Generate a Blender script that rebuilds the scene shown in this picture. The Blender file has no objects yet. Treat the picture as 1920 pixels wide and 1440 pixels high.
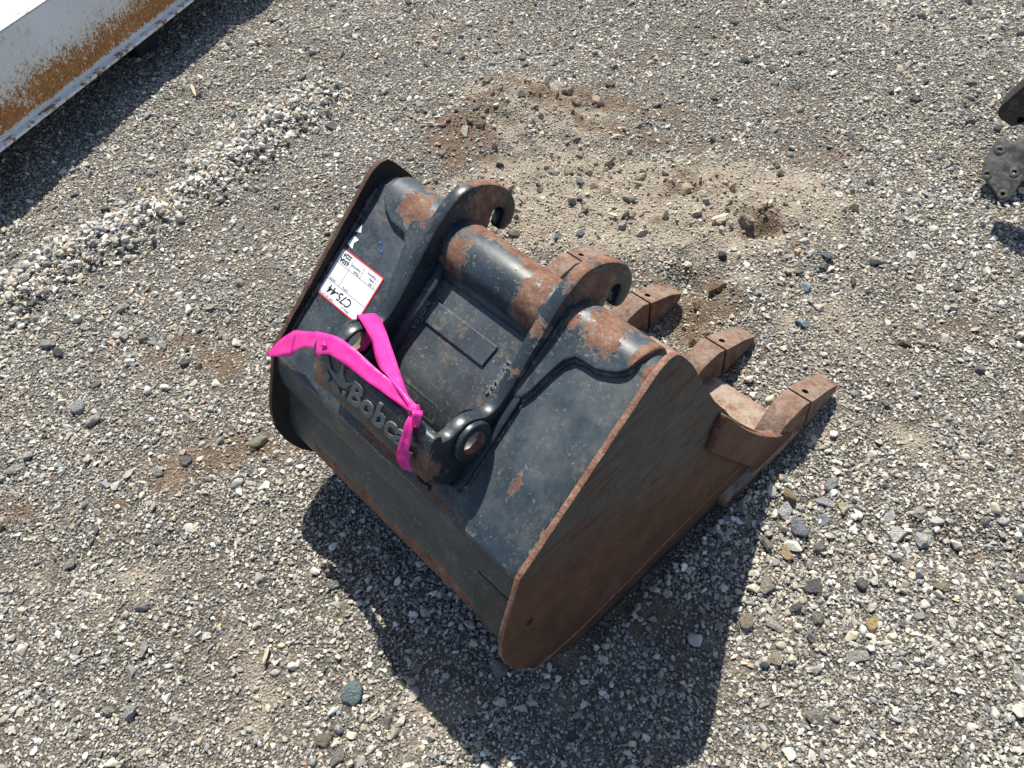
import bpy, bmesh, math, random
import numpy as np
from mathutils import Vector, Matrix, Euler

random.seed(7); rng = np.random.default_rng(11)
scene = bpy.context.scene
COL = scene.collection

# ------------------------------------------------------------------ camera
cam_d = bpy.data.cameras.new('camera'); cam = bpy.data.objects.new('camera', cam_d); COL.objects.link(cam)
r_, u_, f_ = Vector((.68328, .72525, -.08453)), Vector((-.52111, .56546, .63929)), Vector((-.51144, .39277, -.7643))
M = Matrix.Identity(4)
for i in range(3):
    M[i][0], M[i][1], M[i][2] = r_[i], u_[i], -f_[i]
M.translation = Vector((.725718, -.795111, 1.370707))
cam.matrix_world = M
cam_d.sensor_fit = 'HORIZONTAL'; cam_d.sensor_width = 36; cam_d.lens = 36*1572.44/1920
cam_d.clip_start = .01; cam_d.clip_end = 500
scene.camera = cam
cy_ = scene.cycles; cy_.max_bounces = 5; cy_.diffuse_bounces = 2; cy_.glossy_bounces = 2; cy_.transmission_bounces = 2

# ------------------------------------------------------------------ light
SUN_AZ, SUN_EL = math.radians(-54), math.radians(61)
to_sun = Vector((math.sin(SUN_AZ)*math.cos(SUN_EL), math.cos(SUN_AZ)*math.cos(SUN_EL), math.sin(SUN_EL)))
W = bpy.data.worlds.new('World'); scene.world = W; W.use_nodes = True
wn = W.node_tree; bg = wn.nodes['Background']
sky = wn.nodes.new('ShaderNodeTexSky'); sky.sky_type = 'NISHITA'; sky.sun_disc = False
sky.sun_elevation = SUN_EL; sky.sun_rotation = SUN_AZ
wn.links.new(sky.outputs[0], bg.inputs[0]); bg.inputs[1].default_value = .090
sd = bpy.data.lights.new('sun', 'SUN'); sd.energy = 4.6; sd.angle = math.radians(.53); sd.color = (1, .945, .84)
sun = bpy.data.objects.new('sun', sd); COL.objects.link(sun)
sun.rotation_euler = to_sun.to_track_quat('Z', 'Y').to_euler()
sun.location = to_sun*8
vs = scene.view_settings; vs.view_transform = 'Standard'; vs.look = 'None'; vs.exposure = .74; vs.gamma = 1

# ------------------------------------------------------------------ node helpers
class G:
    def __init__(s, name):
        s.m = bpy.data.materials.new(name); s.m.use_nodes = True; s.t = s.m.node_tree; s.t.nodes.clear()
        s.out = s.t.nodes.new('ShaderNodeOutputMaterial')
        s.b = s.t.nodes.new('ShaderNodeBsdfPrincipled'); s.t.links.new(s.b.outputs[0], s.out.inputs[0])
        s.pos = s.n('ShaderNodeTexCoord').outputs['Object']
    def put(s, sock, v):
        if isinstance(v, bpy.types.NodeSocket): s.t.links.new(v, sock)
        elif v is not None:
            if hasattr(sock.default_value, '__len__') and not isinstance(v, str):
                v = tuple(v); v = v + (1.,)*(len(sock.default_value)-len(v))
            sock.default_value = v
    def n(s, typ, ins=None, **at):
        nd = s.t.nodes.new(typ)
        for k, v in at.items(): setattr(nd, k, v)
        for k, v in (ins or {}).items(): s.put(nd.inputs[k], v)
        return nd
    def m_(s, op, a, b=None, c=None, clamp=False):
        nd = s.n('ShaderNodeMath', operation=op, use_clamp=clamp); s.put(nd.inputs[0], a); s.put(nd.inputs[1], b)
        if c is not None: s.put(nd.inputs[2], c)
        return nd.outputs[0]
    def v_(s, op, a, b=None):
        nd = s.n('ShaderNodeVectorMath', operation=op); s.put(nd.inputs[0], a)
        if b is not None: s.put(nd.inputs[1], b)
        return nd.outputs['Value'] if op in ('LENGTH', 'DOT_PRODUCT') else nd.outputs[0]
    def mix(s, f, a, b, mode='MIX'):
        nd = s.n('ShaderNodeMix', data_type='RGBA', blend_type=mode); s.put(nd.inputs[0], f); s.put(nd.inputs[6], a); s.put(nd.inputs[7], b)
        return nd.outputs[2]
    def step(s, x, lo, hi):
        nd = s.n('ShaderNodeMapRange', interpolation_type='SMOOTHSTEP'); s.put(nd.inputs[0], x); s.put(nd.inputs[1], lo); s.put(nd.inputs[2], hi)
        return nd.outputs[0]
    def noise(s, scale, detail=4, rough=.55, vec=None, dist=0.):
        nd = s.n('ShaderNodeTexNoise'); s.put(nd.inputs['Vector'], vec or s.pos)
        nd.inputs['Scale'].default_value = scale; nd.inputs['Detail'].default_value = detail
        nd.inputs['Roughness'].default_value = rough; nd.inputs['Distortion'].default_value = dist
        return nd.outputs[0]
    def vor(s, scale, vec=None, feature='F1', rand=1.):
        nd = s.n('ShaderNodeTexVoronoi', feature=feature); s.put(nd.inputs['Vector'], vec or s.pos)
        nd.inputs['Scale'].default_value = scale; nd.inputs['Randomness'].default_value = rand
        return nd
    def ramp(s, f, stops, interp='LINEAR'):
        nd = s.n('ShaderNodeValToRGB'); s.put(nd.inputs[0], f); cr = nd.color_ramp; cr.interpolation = interp
        while len(cr.elements) > 1: cr.elements.remove(cr.elements[-1])
        cr.elements[0].position = stops[0][0]; cr.elements[0].color = (*stops[0][1], 1)
        for p, c in stops[1:]:
            e = cr.elements.new(p); e.color = (*c, 1)
        return nd.outputs[0]
    def sep(s, v):
        nd = s.n('ShaderNodeSeparateXYZ'); s.put(nd.inputs[0], v); return nd.outputs
    def bump(s, h, strength=.3, dist=.002, normal=None):
        nd = s.n('ShaderNodeBump'); s.put(nd.inputs['Height'], h); nd.inputs['Strength'].default_value = strength
        nd.inputs['Distance'].default_value = dist
        if normal is not None: s.put(nd.inputs['Normal'], normal)
        return nd.outputs[0]
    def stretch(s, sc, rot=(0, 0, 0)):
        nd = s.n('ShaderNodeMapping'); s.put(nd.inputs[0], s.pos); nd.inputs['Scale'].default_value = sc
        nd.inputs['Rotation'].default_value = rot; return nd.outputs[0]
    def fin(s, col, rough, normal=None, metal=0., spec=.5):
        s.put(s.b.inputs['Base Color'], col); s.put(s.b.inputs['Roughness'], rough); s.put(s.b.inputs['Metallic'], metal)
        s.put(s.b.inputs['Specular IOR Level'], spec)
        if normal is not None: s.put(s.b.inputs['Normal'], normal)
        return s.m

def blob(g, c, r, wob=None):
    """1 in the middle of an ellipsoid, 0 on its edge and beyond"""
    p = g.v_('SUBTRACT', g.pos, c)
    p = g.v_('MULTIPLY', p, tuple(1/x for x in r))
    return g.m_('SUBTRACT', 1., g.v_('LENGTH', p), clamp=True)

def rust_colour(g, tone=1.):
    n1 = g.noise(34, 5, .8); n2 = g.noise(260, 2, .6)
    f = g.m_('ADD', g.m_('MULTIPLY', n1, .75), g.m_('MULTIPLY', n2, .27))
    c = [(.28, (.040, .020, .014)), (.40, (.100, .045, .028)), (.50, (.165, .080, .050)), (.60, (.225, .130, .090)), (.72, (.38, .30, .235))]
    return g.ramp(f, [(p, tuple(x*tone for x in k)) for p, k in c])

def paint(name, base=(.020, .035, .048), rust=.0, blobs=(), dust=.15, rough=.36, speck=.5, tone=1., tan=.25, edge=None):
    g = G(name)
    big = g.noise(13, 5, .65); mid = g.noise(75, 6, .78)
    f = g.m_('ADD', g.m_('MULTIPLY', big, .50), g.m_('MULTIPLY', mid, .50))
    f = g.m_('ADD', f, rust)
    for c, r, k in blobs:
        f = g.m_('ADD', f, g.m_('MULTIPLY', g.step(blob(g, c, r), 0., .75), k))
    if edge:
        geo = g.n('ShaderNodeNewGeometry'); pt = geo.outputs['Pointiness']
        f = g.m_('ADD', f, g.m_('MULTIPLY', g.step(pt, .52, .60), edge))
    mask = g.step(f, .658, .666); halo = g.step(f, .632, .658)
    chip = g.step(g.m_('ADD', g.noise(120, 4, .7), g.m_('MULTIPLY', g.m_('SUBTRACT', f, .55), .9)), .665, .68)
    col = g.mix(g.step(g.noise(24, 5, .7), .35, .75), tuple(x*.8 for x in base), tuple(x*1.3 for x in base))
    # dried dust film and fine specks
    dn = g.m_('MULTIPLY', g.step(g.noise(17, 6, .72), .38, .8), dust*2.)
    col = g.mix(dn, col, (.11, .122, .125))
    sp = g.step(g.noise(230, 2, .5), .60, .70); sp2 = g.step(g.noise(40, 4, .7), .44, .62)
    col = g.mix(g.m_('MULTIPLY', g.m_('MULTIPLY', sp, sp2), speck), col, (.22, .21, .195))
    tn = g.m_('MULTIPLY', g.step(g.m_('ADD', g.m_('MULTIPLY', g.noise(21, 5, .7), .6), g.m_('MULTIPLY', g.noise(150, 3, .7), .4)), .52, .62), tan)
    col = g.mix(tn, col, (.20, .155, .115))
    # long thin scuffs
    sv = g.noise(1., 3, .5, g.stretch((14, 160, 160), (.3, .5, .4)))
    col = g.mix(g.m_('MULTIPLY', g.step(sv, .66, .74), .25), col, (.16, .165, .17))
    col = g.mix(g.m_('MULTIPLY', halo, .55), col, (.15, .152, .145))
    col = g.mix(g.m_('MULTIPLY', chip, .8), col, (.17, .165, .155))
    col = g.mix(mask, col, rust_colour(g, tone))
    fl = g.noise(160, 4, .7)
    h = g.m_('ADD', g.m_('MULTIPLY', mask, -.6), g.m_('MULTIPLY', fl, g.m_('ADD', .14, g.m_('MULTIPLY', mask, .55))))
    nrm = g.bump(h, .55, .0016)
    nrm = g.bump(g.noise(9, 3, .5), .10, .02, nrm)
    ro = g.m_('ADD', g.m_('ADD', rough, g.m_('MULTIPLY', mask, .45)), g.m_('MULTIPLY', dn, .3), clamp=True)
    ro = g.m_('ADD', ro, g.m_('MULTIPLY', g.noise(38, 5, .7), .16), clamp=True)
    return g.fin(col, ro, nrm, spec=.5)

def rusty(name, tone=1., blue=.1, dusty=.2, rough=.72, grit=.5):
    g = G(name)
    c = rust_colour(g, tone)
    c = g.mix(g.m_('MULTIPLY', g.step(g.noise(26, 6, .7), .52, .62), blue*3), c, (.13, .14, .145))
    c = g.mix(g.m_('MULTIPLY', g.step(g.noise(55, 6, .75), .45, .7), dusty), c, (.33, .29, .23))
    up = g.sep(g.n('ShaderNodeNewGeometry').outputs['Normal'])[2]
    c = g.mix(g.m_('MULTIPLY', g.m_('MULTIPLY', g.step(up, .35, .9), g.step(g.noise(38, 5, .75), .36, .62)), dusty), c, (.37, .315, .25))
    nrm = g.bump(g.m_('ADD', g.noise(130, 5, .7), g.m_('MULTIPLY', g.noise(480, 2, .6), .5)), grit, .003)
    return g.fin(c, rough, nrm, spec=.35)

MAT = {}
# ------------------------------------------------------------------ object helpers
def link(name, me, mat=None, parent=None, kind=None):
    o = bpy.data.objects.new(name, me); COL.objects.link(o)
    if mat is not None and me is not None and not me.materials: me.materials.append(mat)
    if parent is not None: o.parent = parent
    if kind: o['kind'] = kind
    return o
def tag(o, label, cat, group=None):
    o['label'] = label; o['category'] = cat
    if group: o['group'] = group
    return o
def empty(name, loc, label, cat, group=None):
    o = bpy.data.objects.new(name, None); COL.objects.link(o); o.location = loc; o.empty_display_size = .05
    return tag(o, label, cat, group)
def mesh(name, v, f, smooth=False):
    me = bpy.data.meshes.new(name); me.from_pydata([tuple(p) for p in v], [], f); me.update()
    if smooth: me.polygons.foreach_set('use_smooth', [True]*len(me.polygons))
    return me
def fixn(me):
    bm = bmesh.new(); bm.from_mesh(me); bmesh.ops.remove_doubles(bm, verts=bm.verts, dist=1e-5)
    bmesh.ops.recalc_face_normals(bm, faces=bm.faces); bm.to_mesh(me); bm.free(); return me
def smooth_angle(me, deg=38):
    me.polygons.foreach_set('use_smooth', [True]*len(me.polygons))
    bm = bmesh.new(); bm.from_mesh(me)
    for e in bm.edges:
        e.smooth = not (len(e.link_faces) != 2 or e.calc_face_angle(0) > math.radians(deg))
    bm.to_mesh(me); bm.free(); return me
def shape(name, outline, holes=(), depth=(0, .01), bevel=.0015, fmap=None, sm=True):
    """flat outline with holes -> bevelled solid; fmap(u, v, w) places it"""
    cu = bpy.data.curves.new(name, 'CURVE'); cu.dimensions = '2D'; cu.fill_mode = 'BOTH'
    for pts in [outline, *holes]:
        sp = cu.splines.new('POLY'); sp.points.add(len(pts)-1); sp.use_cyclic_u = True
        for p, q in zip(sp.points, pts): p.co = (q[0], q[1], 0, 1)
    cu.extrude = max((depth[1]-depth[0])/2 - bevel, 1e-5); cu.bevel_depth = bevel; cu.bevel_resolution = 1; cu.offset = -bevel
    ob = bpy.data.objects.new(name, cu); COL.objects.link(ob)
    dg = bpy.context.evaluated_depsgraph_get()
    me = bpy.data.meshes.new_from_object(ob.evaluated_get(dg)); bpy.data.objects.remove(ob); bpy.data.curves.remove(cu)
    me.name = name; mid = (depth[0]+depth[1])/2
    for v in me.vertices:
        v.co = fmap(v.co.x, v.co.y, v.co.z + mid)
    me.materials.clear(); fixn(me)
    return smooth_angle(me) if sm else me
def yz(u, v, w): return (w, u, v)                       # outline in (y, z), depth along x
D_, N_, B0 = Vector((0, .8333, .5528)), Vector((0, -.5528, .8333)), Vector((0, -.502, .3645))
def SN(x, s, n): return B0 + Vector((x, 0, 0)) + D_*s + N_*n   # frame of the sloping back plate
def sn2(s, n): p = SN(0, s, n); return (p.y, p.z)
def circ(c, r, k=28, a0=0, a1=2*math.pi): return [(c[0]+r*math.cos(a0+(a1-a0)*i/k), c[1]+r*math.sin(a0+(a1-a0)*i/k)) for i in range(k)]
def chaikin(p, it=2, closed=True):
    for _ in range(it):
        q = []; L = len(p)
        for i in range(L if closed else L-1):
            a, b = p[i], p[(i+1) % L]
            q += [tuple(.75*x+.25*y for x, y in zip(a, b)), tuple(.25*x+.75*y for x, y in zip(a, b))]
        p = q if closed else [p[0]]+q+[p[-1]]
    return p
def rnd(pts, r, k=4):
    """round every corner of an outline by radius r (a list gives one per corner)"""
    out = []; L = len(pts)
    for i in range(L):
        rr = r[i] if isinstance(r, (list, tuple)) else r
        p, a, b = Vector(pts[i]), Vector(pts[i-1]), Vector(pts[(i+1) % L])
        if rr <= 0: out.append(tuple(p)); continue
        ra = min(rr, (a-p).length*.45); rb = min(rr, (b-p).length*.45)
        s, e = p+(a-p).normalized()*ra, p+(b-p).normalized()*rb
        for j in range(k+1):
            t = j/k; out.append(tuple(s*(1-t)**2 + p*2*t*(1-t) + e*t*t))
    return out
def tube(name, pts, rad, k=8, wav=0., closed_ends=True):
    pts = [Vector(p) for p in pts]; V = []; F = []
    for i, p in enumerate(pts):
        t = (pts[min(i+1, len(pts)-1)]-pts[max(i-1, 0)]).normalized()
        a = t.orthogonal().normalized() if i == 0 else (a - t*a.dot(t)).normalized()
        b = t.cross(a); r = (rad[i] if isinstance(rad, (list, tuple)) else rad)*(1+random.uniform(-wav, wav))
        for j in range(k):
            an = 2*math.pi*j/k; V.append(p+a*math.cos(an)*r+b*math.sin(an)*r)
    for i in range(len(pts)-1):
        for j in range(k): F.append((i*k+j, i*k+(j+1) % k, (i+1)*k+(j+1) % k, (i+1)*k+j))
    if closed_ends: F += [tuple(reversed(range(k))), tuple(range((len(pts)-1)*k, len(pts)*k))]
    return mesh(name, V, F, True)
def lerp_path(pts, step):
    out = []
    for a, b in zip(pts, pts[1:]):
        a, b = Vector(a), Vector(b); n = max(1, int((b-a).length/step))
        out += [a.lerp(b, i/n) for i in range(n)]
    return out+[Vector(pts[-1])]
def text_mesh(s, size, depth, fmap, bold=.0, shear=0., align='LEFT', spacing=1.):
    cu = bpy.data.curves.new('t', 'FONT'); cu.body = s; cu.size = size; cu.extrude = depth/2; cu.offset = bold; cu.shear = shear
    cu.align_x = align; cu.space_character = spacing; cu.resolution_u = 3
    if depth > .001: cu.bevel_depth = depth*.25
    ob = bpy.data.objects.new('t', cu); COL.objects.link(ob)
    dg = bpy.context.evaluated_depsgraph_get(); me = bpy.data.meshes.new_from_object(ob.evaluated_get(dg))
    bpy.data.objects.remove(ob); bpy.data.curves.remove(cu); me.materials.clear()
    for v in me.vertices: v.co = fmap(v.co.x, v.co.y, v.co.z)
    me.update(); return me
def join_meshes(name, L):
    bm = bmesh.new()
    for m in L: bm.from_mesh(m)
    me = bpy.data.meshes.new(name); bm.to_mesh(me); bm.free()
    for m in L: bpy.data.meshes.remove(m)
    return me

# ------------------------------------------------------------------ ground
def vnoise(x, y, cell, seed):
    r = np.random.default_rng(seed); T = r.random((256, 256))
    gx, gy = x/cell, y/cell; ix, iy = np.floor(gx).astype(int), np.floor(gy).astype(int); fx, fy = gx-ix, gy-iy
    fx = fx*fx*(3-2*fx); fy = fy*fy*(3-2*fy)
    a, b = T[ix & 255, iy & 255], T[(ix+1) & 255, iy & 255]; c, d = T[ix & 255, (iy+1) & 255], T[(ix+1) & 255, (iy+1) & 255]
    return (a*(1-fx)+b*fx)*(1-fy)+(c*(1-fx)+d*fx)*fy - .5
def gb(x, y, c, r, ang=0.):
    dx, dy = x-c[0], y-c[1]; ca, sa = math.cos(ang), math.sin(ang)
    u, v = (dx*ca+dy*sa)/r[0], (-dx*sa+dy*ca)/r[1]
    return np.exp(-(u*u+v*v))
def seg(x, y, a, b, w):
    a, b = np.array(a), np.array(b); ab = b-a; t = np.clip(((x-a[0])*ab[0]+(y-a[1])*ab[1])/(ab@ab), 0, 1)
    return np.exp(-((x-a[0]-t*ab[0])**2+(y-a[1]-t*ab[1])**2)/(w*w))
WIND = [(-1.30, -.74), (-1.335, -.57), (-1.30, -.31), (-1.36, .0), (-1.45, .25)]
def windrow(x, y): return np.clip(np.max([seg(x, y, a, b, .098) for a, b in zip(WIND, WIND[1:])], axis=0)*(1+.9*vnoise(x, y, .13, 61)+.5*vnoise(x, y, .05, 62)), 0, 1)
def near_fade(x, y): return 1/(1+np.exp((np.hypot(x+.7, y-.2)-3.6)*2.5))
def brown(x, y):
    m = (1.35*gb(x, y, (-.95, .43), (.11, .16), .6) + .9*gb(x, y, (-.80, .80), (.26, .08), .6) + 1.0*gb(x, y, (-.04, .36), (.10, .13), .9)
         + .40*gb(x, y, (-.28, .66), (.22, .09), .5) + .55*gb(x, y, (-.62, .74), (.16, .07), .4) + .5*gb(x, y, (-.72, .42), (.10, .06), .7) + 1.0*gb(x, y, (-.08, .655), (.08, .06)) + .62*gb(x, y, (-.80, -.52), (.16, .09), .5)
         + .68*gb(x, y, (-.50, -.66), (.08, .22), -.5) + .42*gb(x, y, (.62, .38), (.10, .2), .3) + .7*gb(x, y, (-.70, -1.0), (.10, .06), .6)
         + .3*gb(x, y, (.40, .66), (.26, .14), .7) + .4*gb(x, y, (-.05, 1.15), (.45, .2), .5) + .6*gb(x, y, (.33, -.26), (.14, .10), .6)
         + .3*gb(x, y, (.66, .16), (.22, .05), .7) + .2*gb(x, y, (-.45, 1.0), (.3, .14), .6) + .3*gb(x, y, (-1.55, .75), (.2, .2)))
    m = m + .5*vnoise(x, y, .17, 5) + .75*vnoise(x, y, .05, 6) + .2*vnoise(x, y, .5, 7) - .06
    return np.clip(m, 0, 1)
def mound(x, y):
    return np.clip(1.1*gb(x, y, (-.55, .42), (.30, .20), .6) + .9*gb(x, y, (-.90, .66), (.26, .16), .4) + .9*gb(x, y, (-.32, .62), (.30, .18), .5) + .5*gb(x, y, (-.10, .80), (.30, .16), .5), 0, 1.2)
def sand(x, y):
    m = 1.05*mound(x, y) + .5*gb(x, y, (-.48, .34), (.22, .10), .75) + .35*gb(x, y, (.30, .45), (.2, .2)) + .45*gb(x, y, (.1, -.75), (.3, .10), .8) + .4*gb(x, y, (-.4, -1.0), (.3, .1), .7)
    return np.clip(m + .55*vnoise(x, y, .12, 8) + .5*vnoise(x, y, .035, 9) + .25*vnoise(x, y, .5, 19), 0, 1)
def lane(x, y):
    """compacted fines: few stones, embedded"""
    return np.clip(.5 + 1.3*vnoise(x, y, .42, 51) + .7*vnoise(x, y, .15, 52) - .9*windrow(x, y) + .35*gb(x, y, (-1.05, -.15), (.16, .6), -.25), 0, 1)
def coarse(x, y):
    m = 1.2*windrow(x, y) + .8*gb(x, y, (.46, .06), (.16, .17)) + .5*gb(x, y, (.55, -.05), (.25, .2)) + .45*gb(x, y, (.12, -.48), (.28, .14), .75)
    m = m + .4*gb(x, y, (-1.75, .1), (.2, .6), .4)+.3*gb(x, y, (.45, .9), (.3, .4))
    return np.clip(m + .7*vnoise(x, y, .3, 10) + .5*vnoise(x, y, .1, 12), 0, 1.3)
def height(x, y):
    x, y = np.asarray(x, float), np.asarray(y, float); f = near_fade(x, y)
    h = .040*vnoise(x, y, .55, 1) + .018*vnoise(x, y, .16, 2) + .007*vnoise(x, y, .055, 3) + .0035*vnoise(x, y, .022, 4)
    md = np.clip(mound(x, y), 0, 1)
    h = h + md*(.022 + .034*vnoise(x, y, .11, 41) + .020*vnoise(x, y, .045, 42) + .008*vnoise(x, y, .02, 43))
    h = h + .036*windrow(x, y) + .025*gb(x, y, (-.95, .45), (.16, .18)) + .022*gb(x, y, (-.86, .72), (.22, .16), .5)
    # broken crust: a ledge with a deep shaded crack along it, and hollows round the buried teeth
    ax, ay, bx, by = -1.0, .66, -.79, .665
    t = np.clip((x-ax)/(bx-ax), 0, 1); dd = (y-(ay+(by-ay)*t)) + .05*vnoise(x, y, .06, 14) + .5*(x+.9)*0
    env = np.exp(-np.maximum(0, np.abs(x-.5*(ax+bx))-.10)**2/.0012)
    h = h + env*(.012/(1+np.exp(-dd/.014))*np.exp(-np.maximum(dd, 0)/.10) - .013*np.exp(-((dd+.020)/.020)**2))
    h = h - .055*gb(x, y, (-.035, .28), (.05, .10), .3) - .04*gb(x, y, (-.12, .40), (.05, .05)) + .016*gb(x, y, (-.16, .47), (.07, .06)) + .02*gb(x, y, (.0, .42), (.05, .07))
    h = h - .035*gb(x, y, (-.085, .64), (.05, .03), .8) + .022*gb(x, y, (-.14, .70), (.06, .05))
    h = h + .025*gb(x, y, (-.32, .33), (.08, .06)) - .02*gb(x, y, (.62, .17), (.12, .05), .7) + .02*gb(x, y, (.67, .28), (.10, .06), .7)
    # level pad below the bucket
    pad = 1/(1+np.exp((np.maximum(np.abs(x)-.335, np.abs(y+.10)-.36))/.022))
    h = h*(1-.85*pad) - .004*pad + .014*np.exp(-((np.maximum(np.abs(x)-.345, np.abs(y+.12)-.30))/.03)**2)*(y < .1)*(x > 0)
    return h*f

def axis(lo, hi, step):
    c = list(np.arange(lo, hi, step)); d = step; a = lo; out = []
    while a > -75: d *= 1.28; a -= d; out.append(a)
    left = out[::-1]; d = step; a = c[-1]; out = []
    while a < 75: d *= 1.28; a += d; out.append(a)
    return np.array(left+c+out)
gx, gy = axis(-3.3, 1.15, .008), axis(-1.45, 2.35, .008)
X, Y = np.meshgrid(gx, gy, indexing='ij'); nx, ny = X.shape
Z = height(X, Y)
gm = bpy.data.meshes.new('ground')
co = np.stack([X, Y, Z], -1).reshape(-1, 3)
idx = np.arange(nx*ny).reshape(nx, ny)
quads = np.stack([idx[:-1, :-1], idx[1:, :-1], idx[1:, 1:], idx[:-1, 1:]], -1).reshape(-1, 4)
gm.vertices.add(len(co)); gm.vertices.foreach_set('co', co.ravel())
gm.loops.add(quads.size); gm.loops.foreach_set('vertex_index', quads.ravel())
gm.polygons.add(len(quads)); gm.polygons.foreach_set('loop_start', np.arange(0, quads.size, 4)); gm.polygons.foreach_set('use_smooth', np.ones(len(quads), bool))
gm.update(calc_edges=True)
at = gm.attributes.new('soil', 'FLOAT_COLOR', 'POINT')
fade = near_fade(X, Y)
at.data.foreach_set('color', np.stack([brown(X, Y)*fade, sand(X, Y)*fade, np.clip(lane(X, Y), 0, 1), np.ones_like(X)], -1).reshape(-1).astype(np.float32))

def ground_material():
    g = G('gravelly soil')
    s = g.n('ShaderNodeAttribute', attribute_name='soil'); br, sa, cs = g.sep(s.outputs['Color'])
    v1 = g.vor(205); v2 = g.vor(390)
    grit = g.ramp(g.sep(v1.outputs['Color'])[0], [(.0, (.045, .042, .037)), (.25, (.13, .122, .105)), (.5, (.225, .208, .178)), (.72, (.38, .355, .31)), (.9, (.58, .55, .49))], 'CONSTANT')
    grit2 = g.ramp(g.sep(v2.outputs['Color'])[1], [(.0, (.06, .055, .047)), (.4, (.16, .147, .125)), (.75, (.34, .32, .275))], 'CONSTANT')
    col = g.mix(g.step(v1.outputs['Distance'], .42, .55), grit, grit2)
    soil = g.ramp(g.noise(42, 5, .75), [(.3, (.10, .087, .069)), (.5, (.185, .165, .134)), (.7, (.30, .272, .228))])
    rich = g.ramp(g.noise(30, 5, .75), [(.3, (.115, .080, .054)), (.5, (.20, .145, .100)), (.7, (.31, .24, .18))])
    pale = g.ramp(g.noise(90, 4, .75), [(.3, (.30, .245, .18)), (.55, (.45, .39, .305)), (.75, (.58, .53, .44))])
    fines = g.step(g.noise(28, 4, .7), .42, .60)
    fines = g.m_('MULTIPLY', g.m_('ADD', fines, g.step(cs, .55, .9), clamp=True), .45)
    col = g.mix(fines, col, soil)
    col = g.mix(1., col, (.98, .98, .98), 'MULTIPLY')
    col = g.mix(g.m_('MULTIPLY', g.step(sa, .3, .7), .85), col, pale)
    col = g.mix(g.m_('MULTIPLY', g.step(br, .3, .65), .85), col, rich)
    h = g.m_('ADD', g.m_('MULTIPLY', v1.outputs['Distance'], -1.), g.m_('MULTIPLY', v2.outputs['Distance'], -.6))
    h = g.m_('ADD', h, g.m_('MULTIPLY', g.noise(160, 3, .7), 1.2))
    h = g.m_('ADD', h, g.m_('MULTIPLY', g.noise(55, 3, .7), 1.6))
    nrm = g.bump(h, 1., .0060)
    return g.fin(col, .95, nrm, spec=.15)
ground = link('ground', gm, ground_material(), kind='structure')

# ------------------------------------------------------------------ bucket
root = empty('excavator_bucket', (0, 0, 0), 'worn black digging bucket with four rusty teeth lying on the gravel, mounting hooks up', 'bucket')
BX = .2038
MAT['back'] = paint('worn black paint back', rust=-.02, dust=.30, rough=.42, blobs=[((.215, -.415, .40), (.016, .05, .05), .24), ((-.27, -.50, .34), (.06, .02, .03), .12), ((.10, -.50, .36), (.20, .02, .02), .10),
             ((-.02, -.50, .36), (.10, .02, .02), .12), ((.10, -.48, .36), (.03, .03, .03), .16), ((.287, -.23, .53), (.02, .03, .03), .2)], edge=.1)
MAT['doub'] = paint('worn black paint doubler', rust=.015, dust=.2, blobs=[((.20, -.225, .545), (.075, .05, .05), .19), ((.265, -.215, .54), (.02, .05, .05), .22), ((.15, -.235, .53), (.02, .04, .04), .14), ((-.19, -.23, .545), (.07, .05, .06), .17), ((-.28, -.23, .55), (.02, .03, .05), .12),
             ((.2, -.18, .53), (.12, .03, .05), .12), ((-.2, -.18, .53), (.12, .03, .05), .12)], edge=.08)
MAT['tube'] = paint('worn black paint tube', rust=.025, dust=.2, blobs=[((-.085, -.235, .52), (.045, .07, .08), .21), ((.075, -.24, .52), (.05, .07, .09), .21), ((0, -.19, .54), (.2, .028, .06), .19), ((.01, -.25, .48), (.15, .02, .03), .10)])
MAT['floor'] = paint('cast floor', base=(.040, .056, .068), rust=.03, dust=.34, speck=1., tan=.6, rough=.42, blobs=[((-.02, -.42, .40), (.16, .022, .02), .15), ((-.055, -.41, .40), (.025, .025, .03), .2), ((.09, -.41, .40), (.035, .03, .03), .16), ((.03, -.44, .38), (.2, .03, .03), .08)])
MAT['cast'] = paint('cast bracket paint', base=(.014, .023, .031), rust=.0, dust=.10, rough=.26, speck=.4, edge=.15,
             blobs=[((.13, -.50, .455), (.03, .03, .05), .15), ((-.12, -.505, .45), (.03, .02, .04), .14), ((0, -.51, .43), (.2, .01, .015), .14), ((.126, -.16, .56), (.03, .10, .07), .25), ((-.126, -.16, .56), (.03, .10, .07), .22), ((.126, -.27, .535), (.03, .03, .03), .2), ((.126, -.32, .49), (.03, .03, .03), .13)])
MAT['heel'] = paint('heel paint', base=(.028, .041, .047), rust=.03, dust=.26, speck=.4, rough=.4, tan=.4, blobs=[((0, -.535, .16), (.45, .04, .06), .20), ((.12, -.53, .18), (.16, .03, .05), .14), ((-.1, -.53, .2), (.2, .03, .05), .10)])
MAT['rust'] = rusty('rusted steel', 1.05, .06, .18)
MAT['tooth'] = rusty('worn rusty tooth', .95, .12, .30, grit=.9)
MAT['lip'] = rusty('polished rusty lip', 1.5, .02, .8, .55, .9)
MAT['black'] = paint('black inner plate', base=(.012, .013, .015), rust=-.06, dust=.12, rough=.5)
MAT['letter'] = paint('rubbed raised lettering', base=(.11, .12, .128), rust=-.05, dust=.3, rough=.32, speck=.8, tan=.5)
MAT['weld'] = paint('painted weld', base=(.014, .018, .024), rust=.02, dust=.12, rough=.35, edge=.1)

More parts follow.
